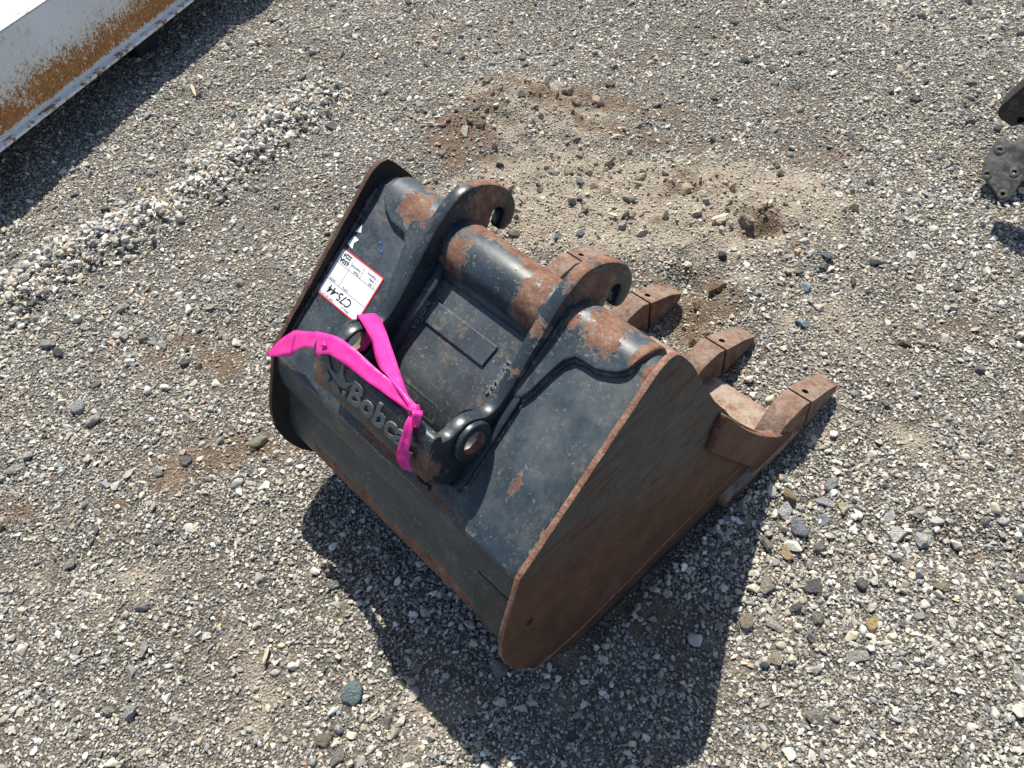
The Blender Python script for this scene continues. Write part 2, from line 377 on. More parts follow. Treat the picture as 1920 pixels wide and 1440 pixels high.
def side_material(name, outer, bare=0., edge_tone=1.25):
    g = G(name); geo = g.n('ShaderNodeNewGeometry'); p = g.sep(g.pos); nx_ = g.sep(geo.outputs['Normal'])[0]
    # paint survives in the upper corner, bare rust below a diagonal
    t = g.m_('SUBTRACT', p[2], g.m_('SUBTRACT', .160+bare, g.m_('MULTIPLY', p[1], .37)))
    t = g.m_('ADD', t, g.m_('MULTIPLY', g.m_('SUBTRACT', g.noise(9, 6, .7), .5), .16))
    scv = g.stretch((1, 9, 95), (math.radians(-22), 0, 0))
    scr = g.noise(1., 5, .65, scv, .4)
    scr2 = g.noise(13., 1, .4, None, .8)
    k = g.m_('ADD', t, g.m_('MULTIPLY', g.m_('SUBTRACT', scr, .5), .34))
    pm = g.step(k, -.02, .05)
    olive = g.ramp(g.noise(30, 6, .7), [(.3, (.060, .055, .044)), (.6, (.092, .085, .070)), (.8, (.12, .112, .095))])
    brown_ = g.ramp(g.m_('ADD', g.m_('MULTIPLY', g.noise(14, 6, .75), .7), g.m_('MULTIPLY', g.noise(320, 3, .6), .35)), [(.3, (.040, .018, .011)), (.47, (.080, .037, .021)), (.6, (.125, .060, .035)), (.75, (.19, .11, .07))])
    col = g.mix(pm, brown_, olive)
    sc = g.m_('MAXIMUM', g.step(scr, .545, .60), g.m_('MULTIPLY', g.m_('MULTIPLY', g.m_('SUBTRACT', 1., g.step(g.m_('ABSOLUTE', g.m_('SUBTRACT', scr2, .5)), .002, .011)), g.step(g.noise(11, 2, .5), .5, .6)), .9))
    col = g.mix(g.m_('MULTIPLY', sc, pm), col, (.085, .030, .018))
    col = g.mix(g.m_('MULTIPLY', g.step(g.noise(1., 3, .5, g.stretch((1, 30, 240), (math.radians(-25), 0, 0))), .66, .72), .35), col, (.15, .10, .075))
    ed = rust_colour(g, edge_tone)
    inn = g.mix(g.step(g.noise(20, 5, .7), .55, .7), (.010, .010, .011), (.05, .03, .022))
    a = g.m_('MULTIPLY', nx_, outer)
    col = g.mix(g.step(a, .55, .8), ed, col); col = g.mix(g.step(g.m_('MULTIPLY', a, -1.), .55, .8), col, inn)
    pit = g.step(g.noise(95, 3, .7), .58, .70)
    nrm = g.bump(g.m_('ADD', g.m_('ADD', g.noise(240, 4, .7), g.m_('MULTIPLY', g.noise(22, 4, .6), .8)), g.m_('MULTIPLY', pit, -1.)), .55, .0028)
    scrape = g.m_('MULTIPLY', g.step(g.noise(1., 2, .5, g.stretch((1, 5, 210), (math.radians(-35), 0, 0))), .665, .70), g.step(g.noise(7, 3, .6), .5, .62))
    col = g.mix(g.m_('MULTIPLY', scrape, .6), col, (.24, .20, .17))
    return g.fin(col, g.m_('ADD', .55, g.m_('MULTIPLY', g.noise(40, 4, .6), .25)), nrm, spec=.4)

plate = [(-.236, .560), (-.218, .566), (-.203, .563), (-.190, .550), (-.166, .514), (-.146, .469), (-.128, .431), (-.110, .396), (-.088, .356), (-.062, .316), (-.034, .268), (.000, .218), (.034, .172), (.068, .128), (.102, .091), (.140, .057), (.180, .028), (.190, .002), (.185, -.012),
         (-.372, -.010), (-.425, .012), (-.470, .042), (-.508, .078), (-.533, .115), (-.549, .160), (-.555, .200), (-.550, .236), (-.539, .273), (-.514, .333), (-.502, .3645)]
wob = [(a+random.uniform(-.0012, .0012), b+random.uniform(-.0012, .0012)) for a, b in lerp_path([(a, b, 0) for a, b in plate+plate[:1]], .02) for a, b in [(a, b)]] if False else None
dense = []
for a, b in zip(plate, plate[1:]+plate[:1]):
    n_ = max(1, int(math.dist(a, b)/.018))
    for i in range(n_):
        t = i/n_; dense.append((a[0]+(b[0]-a[0])*t+random.uniform(-.0009, .0009), a[1]+(b[1]-a[1])*t+random.uniform(-.0009, .0009)))
hole = circ((-.497, .226), .0085, 14)
for sgn in (1, -1):
    me = shape('side_plate', dense, [hole], (.295, .305) if sgn > 0 else (-.305, -.295), .0015, yz)
    o = link('side_plate', me, side_material('side plate steel', sgn, 0., 1.25 if sgn > 0 else .45), root)
    if sgn > 0: o['label'] = 'rust brown side plate with faded paint in its upper corner'
    # thin wear strip line along the floor and the thick side cutter by the outer tooth
    pts = lerp_path([(sgn*.3055, -.505, .062), (sgn*.3055, -.40, .045), (sgn*.3055, -.10, .062), (sgn*.3055, .05, .075)], .008)
    link('weld_seam', tube('weld_seam', [p+Vector((0, 0, random.uniform(-.001, .001))) for p in pts], .0022, 6, .3), MAT['rust'], root)
    cut = rnd([(-.080, .330), (-.105, .258), (.066, .026), (.170, .020), (.178, .032), (.145, .056), (.115, .081), (.085, .111), (.050, .149), (.010, .199), (-.025, .248), (-.050, .288)], [.006, .008, .006, .006, .006] + [0]*7)
    me = shape('side_cutter', cut, [], (.3052, .319) if sgn > 0 else (-.319, -.3052), .0025, yz)
    link('side_cutter', me, side_material('side cutter steel', sgn, .5, 1.), root)

# back plate with a notch where the mounting casting sits
MAT['back_plate'] = MAT['back']
NB = -.010
outl = [(-.2945, -.004), (.2945, -.004), (.2945, .325), (.135, .325), (.135, .052), (-.135, .052), (-.135, .325), (-.2945, .325)]
link('back_plate', shape('back_plate', outl, [], (NB-.011, NB), .001, SN), MAT['back'], root)
# lower bent strip and the heel wrapper behind it
low = [sn2(.0, NB-.0002), sn2(-.006, NB-.001), (-.5035, .343), (-.508, .325), (-.511, .292), (-.505, .290), (-.500, .325), (-.496, .338), sn2(.004, NB-.012)]
link('bent_strip', shape('bent_strip', low, [], (-.2945, .2945), .001, yz), MAT['heel'], root)
prof = [(-.488, .33), (-.496, .30), (-.510, .255), (-.523, .215), (-.529, .170), (-.520, .125), (-.500, .088), (-.468, .056), (-.425, .032), (-.37, .014), (-.28, .006), (-.02, .004)]
prof = chaikin(prof, 2, False)
inner = []
for i, p in enumerate(prof):
    a, b = Vector(prof[max(i-1, 0)]), Vector(prof[min(i+1, len(prof)-1)]); t = (b-a).normalized(); inner.append((p[0]-t.y*.010, p[1]+t.x*.010))
link('heel_wrapper', shape('heel_wrapper', prof+inner[::-1], [], (-.2948, .2948), .0008, yz), MAT['heel'], root)
# dirty wear patch welded on the near end of the heel
pp = [p for p in prof if .09 < p[1] < .283]
op = []
for i, p in enumerate(pp):
    a, b = Vector(pp[max(i-1, 0)]), Vector(pp[min(i+1, len(pp)-1)]); t = (b-a).normalized(); op.append((p[0]+t.y*.003, p[1]-t.x*.003))
link('wear_patch', shape('wear_patch', op+[(p[0]+.002, p[1]) for p in pp[::-1]], [], (.212, .2942), .0006, yz), paint('grimy wear patch', base=(.030, .030, .026), rust=.02, dust=.3, rough=.5), root)

# lip, top tube
lip = [(-.03, .0), (.180, .0), (.203, .004), (.206, .012), (.186, .026), (-.03, .027)]
link('cutting_lip', shape('cutting_lip', rnd(lip, .002), [], (-.3195, .3195), .002, yz), MAT['lip'], root)
SC, NC = .312, -.046
TC = SN(0, SC, NC); TCyz = (TC.y, TC.z)
def ring_shape(R, x0, x1, k=56): return shape('r', circ(TCyz, R, k), [circ(TCyz, R-.008, k)], (x0, x1), .001, yz)
link('top_tube', ring_shape(.036, -.2947, .2947), MAT['back'], root)
link('tube_sleeve', ring_shape(.0455, -.1155, .1155), MAT['tube'], root)

# doubler plates: follow the back plate, then wrap the tube; wavy lower edge
def wrap(u, off):
    """u = distance along the back plate, then round the tube; off = height above the back plate surface"""
    n0 = NB+off
    if u < SC: return (u, n0)
    a = (u-SC)/.042; R = .036+off
    return (SC+R*math.sin(a), NC+R*math.cos(a))
EDGE = [(.137, .186), (.145, .186), (.152, .192), (.158, .205), (.166, .240), (.174, .266), (.185, .279), (.200, .281), (.220, .282), (.240, .290), (.252, .297), (.259, .304), (.263, .314), (.266, .330), (.268, .345)]
def edge_s(x):
    for (a, b), (c, d) in zip(EDGE, EDGE[1:]):
        if x <= c: return b+(d-b)*(x-a)/(c-a)
    return EDGE[-1][1]
def doubler(sgn):
    nxs, nus, th = 68, 40, .0105; V = []; F = []
    for i in range(nxs+1):
        x = .137+(.268-.137)*i/nxs; u0 = edge_s(x); u1 = SC+.042*2.35
        row = [(u0-.0002, -.004), (u0, th-.004), (u0+.0016, th-.0008)]+[(u0+.004+(u1-u0-.004)*j/nus, th) for j in range(nus+1)]
        for u, off in row:
            e = 0 if i < nxs-1 else (.0008 if i == nxs-1 else .004)
            s, n = wrap(u, off-(e if off > 0 else 0)); V.append(SN(sgn*x, s, n))
        s, n = wrap(u1, -.004); V.append(SN(sgn*x, s, n))
    m = nus+5
    for i in range(nxs):
        for j in range(m-1): F.append((i*m+j, (i+1)*m+j, (i+1)*m+j+1, i*m+j+1))
    F += [tuple(range(m)), tuple(range(nxs*m, nxs*m+m))]
    return smooth_angle(fixn(mesh('doubler', V, F)), 40)
for sgn in (1, -1): link('doubler_plate', doubler(sgn), MAT['doub'], root)

# mounting brackets with hooks
hook = [(-.508, .434), (-.501, .460), (-.489, .482), (-.470, .480), (-.456, .474), (-.441, .479), (-.425, .480), (-.410, .474), (-.395, .462), (-.377, .460), (-.352, .474), (-.326, .496), (-.289, .528), (-.255, .556), (-.230, .572), (-.208, .582), (-.190, .587), (-.166, .583), (-.141, .571),
        (-.122, .557), (-.106, .540), (-.097, .521), (-.094, .503), (-.099, .486), (-.109, .474), (-.121, .470), (-.132, .474), (-.137, .483), (-.130, .492), (-.1235, .501), (-.1225, .510), (-.127, .518), (-.135, .521), (-.143, .518), (-.148, .510), (-.153, .500), (-.165, .488), (-.22, .47),
        sn2(.27, -.055), sn2(.10, -.050), (-.447, .370), (-.472, .386), (-.495, .410)]
bh = circ((-.427, .443), .0305, 32)
for sgn in (1, -1):
    hk = chaikin(hook, 1)
    me = shape('bracket', hk, [bh], (.114, .137) if sgn > 0 else (-.137, -.114), .0045, yz)
    br = link('hook_bracket', me, MAT['cast'], root)
    me = shape('pivot_boss', circ((-.427, .443), .0325, 40), [circ((-.427, .443), .0193, 32)], (.1315, .1465) if sgn > 0 else (-.1465, -.1315), .0035, yz)
    link('pivot_boss', me, MAT['cast'], br)
    me = shape('pin_bore', circ((-.427, .443), .0194, 32), [circ((-.427, .443), .0182, 32)], (.1335, .1450) if sgn > 0 else (-.1450, -.1335), .0003, yz)
    link('pin_bore', me, MAT['rust'], br)
    ft = rnd([(.1365, .028), (.150, .030), (.154, .050), (.152, .188), (.1365, .20)] if sgn > 0 else [(-.1365, .20), (-.152, .188), (-.154, .050), (-.150, .030), (-.1365, .028)], .004)
    link('bracket_foot', shape('bracket_foot', ft, [], (NB-.001, NB+.009), .0015, SN), MAT['cast'], br)
# cast floor between the brackets, bending down to a slot under the cross bar
fl = [sn2(.300, -.036), sn2(.128, -.036), sn2(.116, -.037), sn2(.104, -.040), sn2(.05, -.060), sn2(.045, -.068), sn2(.10, -.052), sn2(.12, -.048), sn2(.300, -.048)]
link('cast_floor', shape('cast_floor', fl, [], (-.1145, .1145), .0008, yz), MAT['floor'], root)
link('fillet', tube('fillet', [SN(-.112, .10, -.035), SN(-.112, .29, -.035)], .011, 12), MAT['floor'], root)
link('fillet', tube('fillet', [SN(.112, .10, -.035), SN(.112, .29, -.035)], .011, 12), MAT['floor'], root)
link('fillet', tube('fillet', [SN(-.112, .268, -.036), SN(.112, .268, -.036)], .009, 12), MAT['floor'], root)
plq = rnd([(-.088, .188), (.050, .188), (.050, .196), (.054, .225), (-.092, .225), (-.089, .205)], .003)
link('raised_pad', shape('raised_pad', plq, [], (-.0365, -.0315), .0012, SN), MAT['floor'], root)
slot_shade = rnd([(-.060, .072), (.016, .072), (.016, .094), (-.060, .094)], .005)
# slot: near-black slab painted as the gap's shade, framed into the sloping part of the floor
def slotmap(u, v, w): return SN(u, v, -.0407-(.104-v)*.37+w)
link('slot_frame', shape('slot_frame', rnd([(-.066, .067), (.022, .067), (.022, .099), (-.066, .099)], .006), [slot_shade], (-.010, .0012), .0005, slotmap), MAT['floor'], root)
g_ = G('painted hole shade'); MAT['dark'] = g_.fin((.006, .006, .007), .9)  # near-black, stands in for shade inside the slot and the pin holes
link('slot_shade', shape('slot_shade', slot_shade, [], (-.0015, .0006), .0003, slotmap), MAT['dark'], root)
# raised casting marks on the floor
def fl_left(u, v, w): return SN(-.094-v, .166+u, -.0355+w)
def fl_right(u, v, w): return SN(.092-v, .160+u, -.0355+w)
link('cast_lettering', text_mesh('WJEN', .020, .0030, lambda u, v, w: fl_left(u, v, w+.0004), .0004, spacing=1.), MAT['letter'], root)
link('cast_lettering', text_mesh('7324651', .0175, .0030, lambda u, v, w: fl_right(u, v, w+.0004), .0004, spacing=1.), MAT['letter'], root)

# cross bar with the raised name
cb = rnd([(-.511, .428), (-.504, .452), (-.486, .497), (-.466, .492), (-.472, .462), (-.480, .432), (-.452, .366), (-.462, .360), (-.494, .404)], [.006, .01, .014, .010, .01, .006, .002, .002, .006], 5)
cbar = link('cross_bar', shape('cross_bar', cb, [], (-.1355, .1355), .004, yz), MAT['cast'], root)
FV, FN, FO = Vector((0, .39, .921)).normalized(), Vector((0, -.921, .39)), Vector((0, -.4945, .4745))
def face(u, v, w): return FO + Vector((u, 0, 0)) + FV*(v-.014) + FN*(w+.0005)
link('lettering', text_mesh('Bobcat', .056, .0042, lambda u, v, w: face(-.043+u*.93, v-.009, w-.0004), .0009, .30, spacing=1.), MAT['letter'], cbar)
# relief of an animal head: ears, brow, snout, ruff
em = [[(-.100, .030), (-.088, .012), (-.075, .010), (-.066, .020), (-.060, .044), (-.058, .020), (-.050, .012), (-.034, .020), (-.048, .002), (-.060, -.004), (-.072, -.003), (-.090, .006)],
      [(-.078, -.002), (-.066, -.006), (-.060, -.016), (-.070, -.022), (-.080, -.018), (-.084, -.008)], [(-.096, .004), (-.088, -.002), (-.092, -.014), (-.102, -.006)], [(-.056, -.006), (-.046, -.002), (-.050, -.014), (-.058, -.018)]]
for e in em:
    link('emblem', shape('emblem', [(a+.002, b+.004) for a, b in e], [], (-.001, .0026), .0008, face), MAT['letter'], cbar)

# weld beads where plates meet
def bead(pts, r, mat='weld'): link('weld_bead', tube('weld_bead', lerp_path(pts, .0045), r, 7, .22), MAT[mat], root)
for sgn in (1, -1):
    bead([SN(sgn*.2925, .0, NB), SN(sgn*.2925, SC, NB)], .0048)
    bead([SN(sgn*.1385, .19, NB+.009), SN(sgn*.1385, SC, NB+.010)], .0045)
    bead([SN(sgn*.138, .03, NB), SN(sgn*.154, .045, NB), SN(sgn*.154, .186, NB)], .003)
    pts = [SN(sgn*(EDGE[i][0]), EDGE[i][1]-.001, NB) for i in range(len(EDGE)-2)]
    bead(pts, .0042)
for x in (.075, .082, .093, .100): bead([SN(x, .008, NB), SN(x+.006, .002, NB)], .004)

# teeth: adapter + tip
ad = rnd([(.095, .024), (.128, .060), (.158, .082), (.205, .089), (.2245, .080), (.2245, .002), (.12, .001)], [.003, .012, .012, .006, .003, .002, .002])
tp = rnd([(.2285, .079), (.262, .070), (.300, .049), (.345, .021), (.348, .010), (.338, .004), (.2285, .001)], [.002, .01, .01, .003, .003, .003, .002])
def taper(me, xc, w0, w1, y0, y1):
    for v in me.vertices:
        t = min(1, max(0, (v.co.y-y0)/(y1-y0))); v.co.x = v.co.x*(w0+(w1-w0)*t) + xc
def interp(y, T):
    for (a, b), (c, d) in zip(T, T[1:]):
        if y <= c: return b+(d-b)*max(0, (y-a)/(c-a))
    return T[-1][1]
TOPZ = [(.2285, .079), (.300, .050), (.346, .024)]; BOTZ = [(.2285, .001), (.346, .008)]
def tooth_tip(xc, wear):
    ys = [.2285+(.346-.2285)*i/16 for i in range(17)]
    hw = lambda y: .0268-(.0050*max(0, (y-.24)/.1))
    right = [(hw(y)-(.004 if i == 16 else 0), y) for i, y in enumerate(ys)]
    plan = right+[(-x, y) for x, y in right[::-1]]
    def fm(u, v, w): return (xc+u, v, interp(v, BOTZ)+(interp(v, TOPZ)-interp(v, BOTZ))*w - (wear*(v-.29)*.25 if v > .29 and w > .5 else 0))
    cu = shape('tooth_tip', plan, [circ((0, .2475), .0068, 18)], (0, 1), .0025, lambda u, v, w: (u, v, w), False)
    for v in cu.vertices: v.co = fm(v.co.x, v.co.y, min(1, max(0, v.co.z)) - (0. if .001 < v.co.z < .9975 else (.0 if v.co.z < .5 else 0.)))
    return smooth_angle(cu, 30)
for k, xc in enumerate((.290, .091, -.109, -.309)):
    me = shape('adapter', ad, [], (-.026, .026), .003, yz)
    for v in me.vertices:
        t = min(1, max(0, (v.co.y-.10)/.10)); v.co.x = v.co.x*(.86+.14*t)+xc
    a_o = link('tooth_adapter', me, MAT['tooth'], root)
    t_o = link('tooth_tip', tooth_tip(xc, (.1, .25, .35, .5)[k]), MAT['tooth'], root)
    bead([(xc-.024, .112, .035), (xc-.012, .098, .028), (xc+.012, .098, .028), (xc+.024, .112, .035)], .006, 'tooth')
    link('pin_hole_shade', mesh('pin_hole_shade', [(xc+.0080*math.cos(a), .2475+.0080*math.sin(a), z) for z in (.050, .062) for a in [2*math.pi*i/14 for i in range(14)]],
         [tuple(range(14, 28))]+[(i, (i+1) % 14, 14+(i+1) % 14, 14+i) for i in range(14)]), MAT['dark'], t_o)  # black cap below the tooth top, shade of the pin hole put into colour

def twist(p):
    q = p-B0; s, n = q.dot(D_), q.dot(N_)
    k = min(1, max(0, (n+.30)/.15)); k = k*k*(3-2*k)
    return p + Vector((0, .05, 1.))*(.019*max(0, min(s, .42))/.334*(.305-p.x)/.61*k)
def twist_all(ob, off=Vector((0, 0, 0))):
    for c in ob.children:
        if c.type == 'MESH':
            for v in c.data.vertices: v.co = twist(v.co+off)-off
        twist_all(c, off)
twist_all(root)

# ------------------------------------------------------------------ sticker on the back plate
stk = empty('lot_sticker', SN(-.235, .162, NB), 'white lot sticker with red border, handwritten code and ruled boxes on the bucket', 'sticker')
def stm(u, v, w): return SN(-.2345-u, .163-v, NB+.0003+w) - stk.location      # written upside down for the camera
g_ = G('sticker paper'); paper = g_.fin(g_.mix(g_.m_('MULTIPLY', g_.step(g_.noise(60, 4, .6), .45, .8), .3), (.74, .76, .77), (.62, .66, .70)), .35)
g_ = G('sticker red'); redm = g_.fin((.62, .045, .045), .4)
g_ = G('sticker ink'); ink = g_.fin((.012, .012, .018), .5)
g_ = G('sticker print'); prn = g_.fin((.10, .10, .12), .5)
SW, SH = .0555, .0420
link('border', shape('border', rnd([(-SW, -SH), (SW, -SH), (SW, SH), (-SW, SH)], .003), [], (0, .0005), .0001, stm, False), redm, stk)
link('paper', shape('paper', rnd([(-SW+.0024, -SH+.0024), (SW-.0024, -SH+.0024), (SW-.0024, SH-.0024), (-SW+.0024, SH-.0024)], .002), [], (.0004, .0009), .0001, stm, False), paper, stk)
def rect(a, b, c, d): return [(a, b), (c, b), (c, d), (a, d)]
for rc in [rect(-SW+.003, .0125, SW-.003, .0132), rect(-SW+.003, -.0180, SW-.003, -.0173), rect(.018, -.0392, .0187, .0125)]:
    link('ruled_line', shape('ruled_line', rc, [], (.0009, .0011), .00002, stm, False), prn, stk)
def st_text(s, x, y, size, mat=prn, bold=0., shear=0.):
    link('printed_text' if mat is prn else 'handwriting', text_mesh(s, size, .0002, lambda u, v, w: stm(x+u, y+v, .0011+w), bold, shear), mat, stk)
st_text('C75-44', -.026, .0180, .0205, ink, .0002, .12)
st_text('650A', .0240, -.0275, .0105, ink, .0003, .1); st_text('2224', .0240, -.0370, .0100, ink, .0003, .1)
for s, x, y in [('SERIAL #', -.030, .0345), ('UNIT OR LOT TAG', .012, .0355), ('LOT #', -.004, .0085), ('NOTES', .030, .0085), ('360', -.0425, -.0225), ('Video', -.0425, -.0285), ('Rephotos', -.0425, -.0345), ('Fluids', -.006, -.0225), ('Inspection', -.006, -.0285)]:
    st_text(s, x, y, .0050 if s[0] in 'UNLS' else .0058)
for x in (-.0465, -.0105):
    for y in (-.0205, -.0268, -.0330):
        link('tick_circle', shape('tick_circle', circ((x, y), .0019, 14), [circ((x, y), .0014, 14)], (.0009, .0011), .00002, stm, False), prn, stk)
# torn remains of an older label
old = empty('torn_label', SN(-.262, .222, NB), 'torn white scrap of an old label above the lot sticker', 'label')
def olm(u, v, w): return SN(u, v, NB+.0003+w) - old.location
link('scrap', shape('scrap', [(-.286, .213), (-.270, .211), (-.274, .220), (-.268, .229), (-.282, .230)], [], (0, .0004), .0001, olm, False), paper, old)
link('scrap', shape('scrap', [(-.285, .236), (-.272, .240), (-.280, .252)], [], (0, .0004), .0001, olm, False), paper, old)
g_ = G('blue paint fleck'); bluem = g_.fin((.03, .12, .42), .4)
for q, (x, s) in enumerate([(-.226, .246), (-.214, .236)]):
    link('blue_fleck', shape('blue_fleck', [(x-.003, s-.003), (x+.003, s-.002), (x+.002, s+.003), (x-.002, s+.002)], [], (0, .0004), .0001, olm, False), bluem, old)

twist_all(stk, stk.location); twist_all(old, old.location)

# ------------------------------------------------------------------ pink flagging tape
g_ = G('pink flagging tape')
pk = g_.mix(g_.step(g_.noise(40, 3, .5), .3, .7), (.90, .045, .42), (.96, .075, .50))
g_.b.inputs['Transmission Weight'].default_value = 0.
pink = g_.fin(pk, .38, g_.bump(g_.m_('ADD', g_.noise(60, 2, .5), g_.m_('MULTIPLY', g_.vor(70).outputs['Distance'], .8)), .35, .003), spec=.5)
tr_ = g_.t.nodes.new('ShaderNodeBsdfTranslucent'); g_.put(tr_.inputs[0], pk)
mx = g_.t.nodes.new('ShaderNodeMixShader'); mx.inputs[0].default_value = .42
g_.t.links.new(g_.b.outputs[0], mx.inputs[1]); g_.t.links.new(tr_.outputs[0], mx.inputs[2]); g_.t.links.new(mx.outputs[0], g_.out.inputs[0])
tape = empty('flagging_tape', (.09, -.47, .51), 'bright pink flagging tape knotted round the cross bar of the bucket', 'tape')
def catmull(P, k=6):
    out = []
    for i in range(len(P)-1):
        a, b, c, d = P[max(i-1, 0)], P[i], P[i+1], P[min(i+2, len(P)-1)]
        for j in range(k):
            t = j/k; out.append(.5*((2*b)+(c-a)*t+(2*a-5*b+4*c-d)*t*t+(3*b-3*c+d-a)*t**3))
    return out+[P[-1]]
def strip(name, pairs, k=6, sharp=()):
    L = catmull([Vector(a) for a, b in pairs], k); R = catmull([Vector(b) for a, b in pairs], k)
    V = []; F = []; c = 5
    for i, (a, b) in enumerate(zip(L, R)):
        t = (L[min(i+1, len(L)-1)]-L[max(i-1, 0)]); nn = t.cross(b-a).normalized() if t.length > 1e-6 else N_
        for j in range(c):
            q = j/(c-1); V.append(a.lerp(b, q)+N_*.005+nn*(.0012*math.sin(q*math.pi*1.0)+.0006*math.sin(i*.9+j*1.7)))
    for i in range(len(L)-1):
        for j in range(c-1): F.append((i*c+j, i*c+j+1, (i+1)*c+j+1, (i+1)*c+j))
    me = mesh(name, [v-tape.location for v in V], F, True)
    bm = bmesh.new(); bm.from_mesh(me); bmesh.ops.solidify(bm, geom=bm.faces[:], thickness=.0001); bm.to_mesh(me); bm.free()
    link(name, me, pink, tape)
def off(p, dn, dx=0): return tuple(Vector(p)+N_*dn+Vector((dx, 0, 0)))
strip('tape_tail', [((-0.296, -0.512, 0.365), (-0.289, -0.512, 0.365)), ((-0.28, -0.487, 0.389), (-0.268, -0.508, 0.375)), ((-0.246, -0.468, 0.423), (-0.224, -0.499, 0.402))], 4)
strip('tape_tail', [((-0.246, -0.468, 0.423), (-0.224, -0.499, 0.402)), ((-0.187, -0.466, 0.46), (-0.181, -0.488, 0.446)), ((-0.121, -0.466, 0.502), (-0.118, -0.488, 0.488))], 4)
strip('tape_tail', [((-.122, -.470, .503), (-.118, -.475, .499)), ((-.107, -.488, .502), (-.098, -.482, .506))], 3)
strip('tape_band', [((-.135, -.476, .506), (-.108, -.500, .490)), ((-.097, -.464, .512), (-.093, -.490, .499)), ((-.060, -.461, .514), (-.062, -.485, .503)), ((.004, -.462, .513), (-.003, -.482, .504)), ((.046, -.461, .514), (.038, -.479, .506)), ((.092, -.466, .516), (.087, -.477, .510))])
strip('tape_band', [((.096, -.467, .515), (.086, -.475, .510)), ((.066, -.461, .513), (.030, -.462, .515)), ((-.008, -.428, .507), (-.022, -.450, .496)), ((-.058, -.405, .497), (-.075, -.424, .489)), ((-.108, -.384, .480), (-.126, -.408, .484)), ((-.130, -.380, .472), (-.142, -.404, .478)), ((-.145, -.386, .440), (-.146, -.410, .446))])
strip('tape_band', [((-.112, -.386, .476), (-.112, -.405, .482)), ((-.110, -.400, .455), (-.110, -.420, .460)), ((-.108, -.425, .440), (-.108, -.440, .447))], 4)
strip('tape_tail', [((.098, -.468, .514), (.088, -.478, .508)), ((.104, -.486, .501), (.092, -.494, .496)), ((.110, -.503, .474), (.092, -.513, .462)), ((.112, -.509, .455), (.093, -.518, .446)), ((.120, -.514, .441), (.104, -.519, .437))])
bm = bmesh.new(); bmesh.ops.create_icosphere(bm, subdivisions=3, radius=1)
for v in bm.verts:
    c = v.co; k = 1+.22*math.sin(c.x*6+c.y*3)+.14*math.sin(c.z*9+c.y*5); v.co = Vector((c.x*.0095, c.y*.0075, c.z*.0085))*k+Vector((.001, -.003, .0025))
me = bpy.data.meshes.new('knot'); bm.to_mesh(me); bm.free(); me.polygons.foreach_set('use_smooth', [True]*len(me.polygons))
link('tape_knot', me, pink, tape)
strip('tape_tail', [((.100, -.464, .512), (.092, -.470, .517)), ((.108, -.470, .516), (.100, -.480, .520)), ((.110, -.482, .500), (.103, -.488, .502))], 4)

# ------------------------------------------------------------------ white steel box, upper left
def white_material():
    g = G('white paint with rust specks'); p = g.sep(g.pos)
    big = g.noise(6, 4, .6); st = g.noise(1., 4, .65, g.stretch((70, 70, 46))); fine = g.noise(1., 4, .7, g.stretch((170, 170, 120)))
    low = g.m_('SUBTRACT', 1., g.step(p[2], .155, .315))
    low = g.m_('MULTIPLY', low, g.step(p[2], .128, .150))
    f = g.m_('ADD', g.m_('MULTIPLY', st, .35), g.m_('MULTIPLY', fine, .65))
    f = g.m_('ADD', f, g.m_('MULTIPLY', g.m_('SUBTRACT', big, .5), .28))
    f = g.m_('ADD', f, g.m_('MULTIPLY', low, .25))
    mask = g.step(f, .645, .70); stain = g.step(f, .52, .72)
    geo = g.n('ShaderNodeNewGeometry'); nz = g.sep(geo.outputs['Normal'])[2]
    side = g.m_('SUBTRACT', 1., g.step(nz, .3, .7))
    col = g.mix(g.step(g.noise(3, 4, .6), .35, .7), (.74, .75, .75), (.66, .67, .67))
    col = g.mix(g.m_('MULTIPLY', g.m_('MULTIPLY', stain, side), .7), col, (.50, .36, .17))
    rc = g.ramp(g.noise(120, 4, .6), [(.35, (.20, .075, .020)), (.55, (.38, .15, .032)), (.7, (.50, .25, .07))])
    col = g.mix(g.m_('MULTIPLY', mask, side), col, rc)
    return g.fin(col, .45, g.bump(f, .15, .002))
wm = white_material()
g_ = G('rusted white edge'); n_ = g_.noise(35, 5, .7)
wedge = g_.fin(g_.mix(g_.step(n_, .50, .60), (.72, .72, .71), (.26, .13, .05)), .5)
PA, PB = Vector((-1.80392, -.54782, 0)), Vector((-2.31733, .60478, 0)); wd = (PB-PA).normalized(); wo = Vector((wd.y, -wd.x, 0))   # wo points to the lens side
whb = empty('steel_skip', PA, 'white painted steel box speckled with rust at the upper left corner', 'steel box')
def wmap(x0): 
    return lambda u, v, w: (wd*w + wo*u + Vector((0, 0, v+.145)))
# section in (outward, height): one plate bent at the top, with a bottom flange
sec = [(-1.10, -.02), (0, -.02), (0, .2120), (-.004, .2150), (-1.10, .2150)]
link('shell', shape('shell', sec, [], (-.62, 1.9), .003, wmap(0)), wm, whb)
rim = [(-.03, .2152), (.0015, .2152), (.0015, .2185), (-.03, .2185)]
link('top_edge', shape('top_edge', rim, [], (-.62, 1.9), .0006, wmap(0)), wedge, whb)
flg = [(-.05, -.0290), (.0200, -.0290), (.0200, -.0202), (-.05, -.0202)]
for a, b in ((-.62, .168), (.170, .402), (.4035, .80), (.8015, 1.9)):
    link('bottom_flange', shape('bottom_flange', flg, [], (a, b), .0012, wmap(0)), wedge, whb)
for a in (-.45, .7, 1.6):
    link('skid', shape('skid', [(-1.05, -.16), (-.12, -.16), (-.12, -.027), (-1.05, -.027)], [], (a, a+.1), .004, wmap(0)), MAT['black'], whb)

